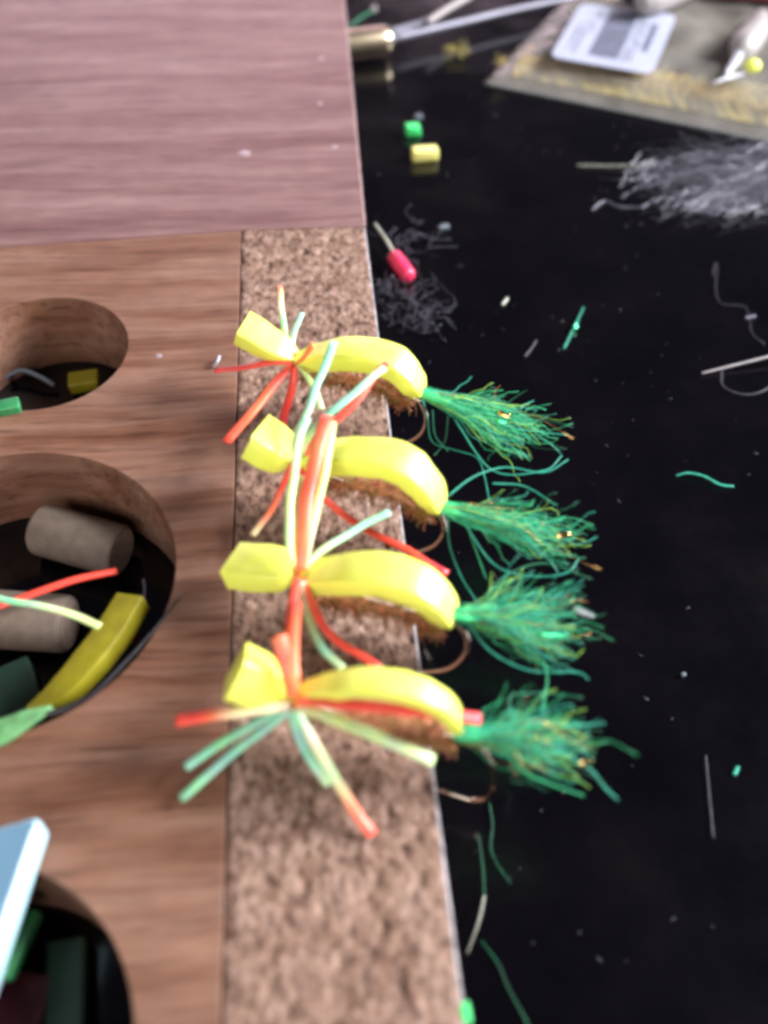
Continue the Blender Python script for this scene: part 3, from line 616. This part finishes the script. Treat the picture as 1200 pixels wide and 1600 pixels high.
# ------------------------------------------------------------------ pale plastic case at the lower left
cs=empty('plastic_case',(-2.969,-15.396,1.950),'pale blue plastic case with rim coloured as if lit, at the lower left corner','case')
c0=Vector((-2.418,-14.507,2.450)); e1=(Vector((-2.745,-16.314,2.450))-c0).normalized(); e2=(Vector((-2.957,-14.623,2.450))-c0).normalized()
def rr(pts, z0, z1, name, mat, bev):
    bm=bmesh.new(); lo=[bm.verts.new((p.x,p.y,z0)) for p in pts]; hi=[bm.verts.new((p.x,p.y,z1)) for p in pts]
    n=len(pts); bm.faces.new(hi); bm.faces.new(list(reversed(lo)))
    for k in range(n): bm.faces.new((lo[k],lo[(k+1)%n],hi[(k+1)%n],hi[k]))
    bmesh.ops.recalc_face_normals(bm,faces=bm.faces)
    bmesh.ops.bevel(bm,geom=[e for e in bm.edges if abs(e.verts[0].co.z-e.verts[1].co.z)<1e-6],offset=bev,segments=3,affect='EDGES')
    me=bpy.data.meshes.new(name); bm.to_mesh(me); bm.free(); o=link(name,me,M[mat],cs); sharp(o,40); return o
def quad(a,inset,L1,L2,r):
    o=a+e1*inset+e2*inset; pts=[]
    P=[o,o+e1*(L1-2*inset),o+e1*(L1-2*inset)+e2*(L2-2*inset),o+e2*(L2-2*inset)]
    for k in range(4):
        p=P[k]; u=(P[k-1]-p).normalized(); v=(P[(k+1)%4]-p).normalized()
        for j in range(6):
            t=j/5; pts.append(p+u*r*(1-t)**2+v*r*t**2)
    return pts
rr(quad(c0,0.0,7.0,9.0,0.18),1.92,2.40,'rim','case_edge',0.05)
rr(quad(c0,0.05,7.0,9.0,0.14),2.402,2.45,'lid','case',0.02)

# ------------------------------------------------------------------ scraps on the black table
block('foam_scrap',(5.143,7.940,0.170),0.46,0.34,0.30,0.06,'foam_green','small bright green foam scrap on the black table','foam scrap',rough=0.14)
block('foam_scrap',(5.340,6.442,0.190),0.80,0.36,0.36,0.10,'foam','small yellow foam block beside the green scrap on the table','foam scrap')
M['foam_pale']=foam_mat('pale_yellow_foam',(0.82,0.78,0.26),(0.74,0.68,0.20)); bpy.data.objects['foam_scrap'].name='foam_scrap'
for o in bpy.data.objects:
    if o.get('label','').startswith('small yellow foam block'): o.data.materials[0]=M['foam_pale']
# pink piece: a rounded cylinder on a pale quill
pk=empty('pink_float',(4.062,0.703,0.200),'hot pink foam plug on a pale quill, beside the board','foam plug')
mb=MB(); a=Vector((3.881,1.176,0.240)); b=Vector((4.228,0.159,0.220)); 
prof=[(0.0,0.5),(0.04,0.8),(0.12,1.0),(0.5,1.04),(0.88,1.0),(0.96,0.85),(1.0,0.55)]
pts=[a.lerp(b,u) for u,_ in prof]; base=0; d=(b-a).normalized(); s=d.cross(Vector((0,0,1))).normalized(); nn=s.cross(d)
for (u,r_),pt in zip(prof,pts):
    for k in range(16): mb.v.append(pt+(s*math.cos(k*math.pi/8)+nn*math.sin(k*math.pi/8))*0.21*r_)
for i in range(6):
    for k in range(16): mb.f.append((i*16+k,i*16+(k+1)%16,(i+1)*16+(k+1)%16,(i+1)*16+k))
mb.f.append(tuple(range(16))); mb.f.append(tuple(range(96,112)))
recalc(mb.build('plug',M['foam_pink'],pk))
mb=MB(); tube(mb,catmull([(3.500,2.513,0.350),(3.744,1.808,0.300),(3.942,1.085,0.260)],10),[0.03,0.045,0.05],6); mb.build('quill',M['quill'],pk)
def fuzz(name, centre_pts, n, length, r, mats, label, cat, z=0.12, wob=0.7, dirv=None, seed=0):
    random.seed(seed); mb=MB()
    for i in range(n):
        c=Vector(random.choice(centre_pts)); c+=Vector((random.gauss(0,0.16),random.gauss(0,0.16),random.uniform(0,z)))
        a=random.random()*2*math.pi
        dv=Vector((math.cos(a),math.sin(a),random.gauss(0,0.15)))*length*random.uniform(0.4,1.2) if dirv is None else Vector(dirv)*random.uniform(0.4,1.1)+Vector((random.gauss(0,0.12),random.gauss(0,0.12),random.gauss(0,0.05)))*length
        strand(mb,c,c+dv,wob=wob,n=12,r=r*random.uniform(0.6,1.2),mi=random.randrange(len(mats)))
    return tag(mb.build(name,[M[m] for m in mats]),label,cat,kind='stuff')
fuzz('grey_fuzz',[(3.552,0.126,0.050),(3.851,-0.301,0.050),(4.213,-0.855,0.050),(4.077,-1.365,0.050),(4.513,-1.134,0.050),(3.494,-0.548,0.050)],48,0.9,0.007,['fuzz'],'tangle of grey fuzz below the pink plug','fuzz',seed=5)
fuzz('grey_fuzz',[(4.587,3.536,0.050),(4.544,2.261,0.050),(4.266,1.818,0.050)],9,1.2,0.010,['fuzz'],'few curled grey fibres above the pink plug','fuzz',seed=6)
fuzz('yellow_fluff',[(7.195,13.468,0.100),(7.253,13.211,0.100)],30,0.3,0.010,['foam_shaded','yfeather'],'small tuft of yellow fluff left of the plastic bag','fluff',z=0.3,seed=8)
fuzz('yellow_fluff',[(8.583,11.616,0.500)],14,0.25,0.01,['yfeather'],'speck of yellow fluff on the left corner of the bag','fluff',z=0.2,seed=9)
# pearl tinsel bundle by the bag
random.seed(15); mb=MB()
for i in range(280):
    y=random.gauss(0,0.42); a=Vector((16.228,4.295,0.200))+Vector((random.uniform(-0.4,1.2),y*1.9,random.uniform(0,0.5)))
    tx=random.choice([(12.053,5.223,0.100),(11.623,4.381,0.100),(12.171,3.555,0.100),(12.969,3.009,0.100),(13.617,3.823,0.100),(13.265,4.906,0.100),(13.813,3.232,0.100),(13.357,6.213,0.100),(14.784,6.143,0.100)])
    b=Vector(tx)+Vector((random.gauss(0,0.5),random.gauss(0,0.28),random.uniform(0,0.3)))
    strand(mb,a,b,wob=random.uniform(0.05,0.16),n=16,r=random.uniform(0.005,0.010),mi=random.choices([0,1,2],[6,1.0,4])[0])
for i in range(70):
    c=Vector(random.choice([(11.642,4.450,0.100),(12.123,3.389,0.100),(12.969,3.009,0.100),(12.113,5.442,0.100),(14.047,2.786,0.100)]))+Vector((random.gauss(0,0.4),random.gauss(0,0.25),0.05))
    a=random.uniform(0.3,0.9); L_=random.uniform(0.3,0.9)
    strand(mb,c,c+Vector((math.cos(a)*L_,math.sin(a)*L_,0.1)),wob=0.3,n=6,r=0.017,mi=random.choice([1,0,0]))
tag(mb.build('tinsel_bundle',[M['tinsel'],M['tinselw'],M['fuzz']]),'frayed bundle of pearly tinsel fibres below the plastic bag','tinsel',kind='stuff')
strandobj('gold_fibre',[(10.031,5.783,0.050),(11.167,5.653,0.070),(12.154,5.589,0.100)],0.014,'quill','straight tan fibre sticking out left of the pearly tinsel','fibre')
strandobj('gold_fibre',[(9.913,3.318,0.050),(10.404,3.764,0.050),(10.710,3.461,0.060),(11.328,3.296,0.100),(11.667,3.480,0.100)],0.016,'tinsel','pale looping fibre at the lower left of the pearly tinsel','fibre')
strandobj('steel_needle',[(10.948,-3.809,0.060),(11.837,-3.632,0.120),(13.259,-3.375,0.250)],[0.018,0.028,0.032],'needle','grey steel needle at the right edge of the photo','needle')
strandobj('clear_fibre',[(11.476,-3.740,0.030),(11.336,-4.255,0.030),(11.703,-4.567,0.030),(12.195,-4.510,0.030),(12.721,-4.162,0.030)],0.012,'fuzz','grey fibre looping under the steel needle','fibre')
strandobj('green_fibre',[(7.783,-2.694,0.040),(8.226,-1.906,0.080),(8.645,-1.119,0.050)],[0.018,0.022,0.012],'f2','straight green tinsel sliver with a bright glint','fibre')
mb=MB(); tube(mb,catmull([(8.152,-2.064,0.110),(8.301,-1.834,0.120)],6),[0.03,0.065,0.03],6); tag(mb.build('green_bead',M['flashg']),'tiny shining green bead on the straight green sliver','bead')
strandobj('green_fibre',[(9.356,-7.014,0.050),(9.605,-7.000,0.100),(9.916,-7.132,0.120),(10.213,-7.358,0.080),(10.506,-7.407,0.050)],0.022,'f2','curved green fibre alone on the open black table','fibre')
strandobj('clear_fibre',[(6.759,-2.918,0.040),(6.964,-2.667,0.060),(7.159,-2.340,0.040)],0.015,'fuzz','short clear sliver left of the green sliver','fibre')
strandobj('clear_fibre',[(6.551,-0.876,0.040),(6.724,-0.645,0.060)],0.035,'quill','tiny pale chip on the middle of the black table','chip')
strandobj('clear_fibre',[(12.464,0.045,0.040),(12.756,0.549,0.040),(12.263,-1.054,0.040),(12.903,-1.359,0.040),(12.712,-2.382,0.040),(12.890,-2.815,0.040)],0.007,'fuzz','faint violet hair below the pearly tinsel','hair')
strandobj('clear_fibre',[(12.749,-1.797,0.040),(13.011,-1.760,0.060)],0.04,'tinsel','small pale chip above the steel needle','chip')
strandobj('green_fibre',[(4.104,-13.935,0.050),(4.097,-14.308,0.050),(4.007,-14.664,0.050),(4.091,-14.972,0.050),(4.230,-15.229,0.050)],0.006,'f3','wavy dark green fibre below the nearest hook','fibre')
strandobj('green_fibre',[(3.843,-14.445,0.050),(3.828,-15.004,0.060),(3.764,-15.512,0.100)],0.006,'f3','green fibre crossing the tip of the tan bristle','fibre')
strandobj('tan_bristle',[(3.782,-15.400,0.100),(3.614,-15.800,0.250),(3.396,-16.193,0.100)],[0.012,0.011,0.008],'quill','tan bristle on the table beside the cork edge','bristle')
strandobj('green_fibre',[(3.640,-16.023,0.050),(3.838,-16.351,0.060),(3.942,-16.701,0.050),(4.118,-17.130,0.050),(4.191,-17.377,0.050)],0.006,'f3','long dark green fibre at the bottom edge','fibre')
strandobj('clear_fibre',[(7.974,-13.388,0.050),(7.814,-14.059,0.050),(7.650,-14.796,0.050)],0.008,'fuzz','faint upright grey hair right of the nearest tail','hair')
strandobj('green_fibre',[(8.363,-13.760,0.040),(8.454,-13.638,0.060)],0.035,'f2','tiny green chip right of the faint grey hair','chip')
block('grey_chip',(5.481,2.664,0.060),0.30,0.16,0.09,0.2,'bead','small grey chip right of the pink plug','chip',rough=0.2)
block('grey_chip',(5.451,9.010,0.060),0.22,0.14,0.10,0.1,'bead','tiny bluish chip beyond the green foam scrap','chip',rough=0.2)
block('grey_chip',(8.052,-11.823,0.050),0.07,0.07,0.06,0.1,'bead','pale round speck right of the third tail','chip',rough=0.2)
block('foam_scrap',(3.059,-17.256,1.800),0.12,0.22,0.16,0.1,'foam_green','tiny green scrap caught on the cork edge near the bottom','foam scrap',rough=0.2)
strandobj('clear_fibre',[(-0.479,-4.980,1.950),(-0.401,-4.939,2.050),(-0.374,-4.742,2.000)],0.035,'tinselw','tiny white flake at the tip of a red leg','flake')
random.seed(31)
# glue flecks on the wood
for (x,y,s,lab) in ((382,240,0.16,'round milky glue fleck on the wood beyond the cork strip'),(502,92,0.10,'pale glue fleck on the wood near the top right'),(500,162,0.09,'pale glue fleck below the topmost one on the wood'),(523,230,0.10,'pale glue fleck near the wood edge'),(248,556,0.07,'tiny glue fleck on the wood right of the farthest well')):
    P={(382,240):(0.033,3.606,1.900),(502,92):(2.332,9.144,1.900),(500,162):(2.177,6.285,1.900),(523,230):(2.479,3.822,1.900),(248,556):(-1.667,-4.525,1.900)}[(x,y)]
    bm=bmesh.new(); bmesh.ops.create_uvsphere(bm,u_segments=14,v_segments=8,radius=s)
    for v in bm.verts: v.co.z*=0.15; v.co.x*=1+0.25*noise.noise(v.co*9+Vector((x,y,0)))
    me=bpy.data.meshes.new('glue_fleck'); bm.to_mesh(me); bm.free()
    o=link('glue_fleck',me,M.setdefault('glue',simple('dried_glue',(0.26,0.20,0.22),0.3,var=0.1))); o.location=P; tag(o,lab,'glue fleck')
# dust
random.seed(33); mb=MB()
for i in range(260):
    x=random.uniform(3.4,18); y=random.uniform(-17,14); a=random.random()*3.14; l=random.choice([0.02,0.03,0.04,0.1])
    p=Vector((x,y,0.012)); q=p+Vector((math.cos(a)*l,math.sin(a)*l,0.004)); tube(mb,[p,(p+q)/2+Vector((0,0,0.003)),q],random.uniform(0.004,0.011),4)
tag(mb.build('dust',M['fuzz']),'fine dust and lint scattered over the black table','dust',kind='stuff')

# ------------------------------------------------------------------ metal tool at the top
tl=empty('tying_tool',(4.144,13.817,0.400),'metal tying tool with brass collar, beyond the board edge','tool')
mb=MB(); a=Vector((2.405,13.140,0.500)); b=Vector((4.868,13.710,0.500)); 
pts=[a,a.lerp(b,0.5),a.lerp(b,0.93),a.lerp(b,0.965),a.lerp(b,0.995),b]
R=[0.52,0.52,0.52,0.50,0.46,0.30]
d=(b-a).normalized(); s=d.cross(Vector((0,0,1))).normalized(); nn=s.cross(d); n=24
for pt,r_ in zip(pts,R):
    for k in range(n): mb.v.append(pt+(s*math.cos(2*math.pi*k/n)+nn*math.sin(2*math.pi*k/n))*r_*0.88)
for i in range(5):
    for k in range(n): mb.f.append((i*n+k,i*n+(k+1)%n,(i+1)*n+(k+1)%n,(i+1)*n+k))
mb.f.append(tuple(range(n))); mb.f.append(tuple(range(5*n,6*n)))
sharp(recalc(mb.build('collar',M['brass'],tl)),40)
mb=MB(); tube(mb,catmull([(4.800,13.712,0.500),(7.153,14.794,0.500),(9.751,16.045,0.500),(12.606,17.247,0.500)],14),[0.17,0.13,0.11,0.10],10); mb.build('shaft',M['steel'],tl)
mb=MB(); tube(mb,catmull([(4.834,14.115,0.550),(5.703,14.494,0.600),(6.494,14.885,0.650)],8),[0.15,0.13,0.12],8); mb.build('jaw',M['steel'],tl)
mb=MB(); tube(mb,[Vector((4.880,12.933,0.850)),Vector((4.987,12.878,0.850))],[0.09,0.07],8); mb.build('rivet',M['tinselw'],tl)
strandobj('white_tube',[(6.341,14.287,0.850),(7.200,15.355,0.850),(8.195,16.468,0.850)],0.11,'white','thin white tube lying across the metal tool','tube')
strandobj('green_fibre',[(3.532,15.060,0.400),(3.989,15.566,0.500),(4.588,16.532,0.400)],0.03,'f3','dark green fibre above the brass collar','fibre')
block('pink_bead',(4.582,16.462,0.450),0.22,0.18,0.16,0.3,'white','pale pink chip at the end of a green fibre','chip',rough=0.2)

# ------------------------------------------------------------------ the bag
bag=empty('plastic_bag',(13.149,11.608,0.000),'flat milky plastic bag with white barcode label, at the upper right','plastic bag')
A=Vector((7.985,11.194,0.050)); Bv=Vector((18.286,5.946,0.050)); Dv=Vector((13.188,19.429,0.050)); A.z=Bv.z=Dv.z=0
ub=(Bv-A); vb=(Dv-A)
def bagz(u,v,sg):
    e=min(u*9,v*7,(1.4-u)*4,(2.0-v)*4,1.0); e=max(0,e)
    puff=0.30+0.22*noise.noise(Vector((u*5,v*5,1)))+0.10*noise.noise(Vector((u*14,v*11,3)))
    return 0.045+sg*0.02+(0 if sg<0 else (e**0.6)*max(0.08,puff)*1.3)
for sg,nm in ((1,'front_film'),(-1,'back_film')):
    mb=MB(); nu,nv=90,110
    for j in range(nv+1):
        for i in range(nu+1):
            u=1.4*i/nu; v=2.0*j/nv; p=A+ub*u+vb*v; mb.v.append(Vector((p.x,p.y,bagz(u,v,sg))))
    for j in range(nv):
        for i in range(nu):
            a=j*(nu+1)+i; mb.f.append((a,a+1,a+nu+2,a+nu+1))
    mb.build(nm,M['film'],bag)
mb=MB(); tube(mb,catmull([A+Vector((0,0,0.07)),A+ub*0.35+Vector((0,0,0.08)),A+ub*0.7+Vector((0,0,0.08)),A+ub*1.4+Vector((0,0,0.07))],40),0.045,6)
mb.build('sealed_edge',simple('heat_seal',(0.14,0.15,0.16),0.3,var=0.2),bag)
# label
l0=Vector((10.268,11.716,0.620)); l1=Vector((13.489,10.253,0.620)); l3=Vector((12.399,16.111,0.620)); l2=l1+(l3-l0)*1.06+Vector((0,0,0))
def lp(u,v,dz=0): 
    p=l0.lerp(l1,u).lerp(l3.lerp(l2,u),v); p.z=0.70+dz; return p
pts=[]
for (cu_,cv_,a0) in ((0,0,180),(1,0,270),(1,1,0),(0,1,90)):
    for j in range(7):
        a=math.radians(a0+15*j); ru,rv=0.10,0.09
        pts.append(lp((ru if cu_==0 else 1-ru)+ru*math.cos(a),(rv if cv_==0 else 1-rv)+rv*math.sin(a)))
mb=MB(); mb.v=[p.copy() for p in pts]+[p-Vector((0,0,0.015)) for p in pts]; n=len(pts)
mb.f=[tuple(range(n)),tuple(reversed(range(n,2*n)))]+[(k,n+k,n+(k+1)%n,(k+1)%n) for k in range(n)]
lab=mb.build('label',M['paper'],bag,smooth=False)
def bars(lst, mat, name='print'):
    mb=MB()
    for u0,u1,v0,v1 in lst:
        b0=len(mb.v); mb.v+=[lp(u0,v0,0.006),lp(u1,v0,0.006),lp(u1,v1,0.006),lp(u0,v1,0.006)]; mb.f.append((b0,b0+1,b0+2,b0+3))
    o=mb.build(name,M[mat],lab,smooth=False); o['kind']='stuff'; return o
random.seed(4); L1=[]; v=0.13
while v<0.90:
    h=random.choice([0.006,0.009,0.014,0.02]); L1.append((0.33,0.63,v,v+h)); v+=h+random.choice([0.006,0.008,0.013])
bars(L1,'ink','barcode')
L2=[]
for u0,u1,v0,v1,st in ((0.665,0.70,0.12,0.88,0.026),(0.72,0.755,0.14,0.80,0.024),(0.10,0.13,0.2,0.6,0.03),(0.17,0.20,0.12,0.7,0.028),(0.23,0.26,0.5,0.9,0.03)):
    v=v0
    while v<v1:
        h=st*random.uniform(0.4,0.75)
        if random.random()<0.86: L2.append((u0,u1,v,v+h))
        v+=st
bars(L2,'ink2','small_print')
L3=[]; v=0.32
while v<0.80:
    L3.append((0.80,0.865,v,v+0.022)); v+=0.032
bars(L3,'ink','number_print')
# contents: yellow feathers in the bag, white jig
random.seed(44); mb=MB(); g0=Vector((9.025,11.659,0.100)); g1=Vector((18.470,6.957,0.100)); g2=Vector((17.503,14.288,0.100)); nu,nv=80,40
for jj in range(nv+1):
    for ii in range(nu+1):
        u=ii/nu; v=jj/nv; hgt=0.10+0.20*(0.3+0.7*u)*math.sin(math.pi*min(1,max(0,v)))*(0.8+0.5*noise.noise(Vector((u*22,v*3,0))))
        p=g0.lerp(g1,u)+(g2-g0)*0.0+(Vector((1.0,3.0,0)))*v*(0.55+0.45*u); p.z=max(0.06,hgt); mb.v.append(p)
for jj in range(nv):
    for ii in range(nu):
        a=jj*(nu+1)+ii; mb.f.append((a,a+1,a+nu+2,a+nu+1))
mb.build('feather_mat',feathermat(),bag)
mb=MB()
for i in range(500):
    t=random.random()**0.6; c=g0.lerp(g1,t)+Vector((0.1,0.5+random.random()*1.2,0.15)); a=random.gauss(1.1,0.3); l=random.uniform(0.3,1.2)
    strand(mb,c,c+Vector((math.cos(a)*l,math.sin(a)*l,random.uniform(-0.02,0.03))),wob=0.12,n=5,r=random.uniform(0.010,0.018),mi=random.choices([0,1],[5,3])[0])
o=mb.build('yellow_feathers',[M['yfeather'],M['ofeather']],bag); o['kind']='stuff'; 
jig=empty('white_jig',(17.598,12.579,0.600),'white jig head with yellow bead lying on the plastic bag, at the right edge','lure')
mb=MB(); tube(mb,catmull([(18.865,14.590,0.750),(18.080,13.132,0.800),(17.230,11.908,0.850),(16.853,11.455,0.750)],14),[0.25,0.48,0.52,0.30],14); mb.build('body',M['white'],jig)
mb=MB(); tube(mb,catmull([(16.899,11.438,0.800),(16.564,10.881,0.750),(15.968,10.069,0.700)],8),[0.2,0.17,0.08],10); mb.build('collar',M['tinselw'],jig)
mb=MB(); tube(mb,catmull([(16.856,10.646,0.850),(16.996,10.402,0.850),(17.200,10.346,0.850)],6),[0.14,0.24,0.14],12); mb.build('bead',M['foam'],jig)
mb=MB(); tube(mb,catmull([(15.208,9.354,0.750),(15.847,9.674,0.800),(16.667,10.071,0.750)],8),[0.02,0.05,0.03],6); mb.build('wire_loop',M['tinselw'],jig)
cp=empty('bottle_stopper',(15.068,16.319,0.800),'white rounded stopper resting on the top edge of the barcode label','stopper')
mb=MB(); tube(mb,catmull([(14.182,14.576,1.150),(14.494,14.887,1.200),(15.309,15.419,1.250),(17.621,17.326,1.300)],12),[0.28,0.5,0.56,0.6],16); mb.build('stopper_body',M['white'],cp)
mb=MB(); tube(mb,catmull([(13.839,15.558,0.950),(14.327,15.876,1.000),(15.118,16.684,1.000)],8),[0.14,0.3,0.34],12); mb.build('stopper_shadow',M['black'],cp)  # black form standing in for the shadow left of the stopper
block('red_pack',(19.839,17.324,0.800),3.4,2.0,0.4,-0.2,'red','red packet edge beyond the bag, at the top right corner','packet')
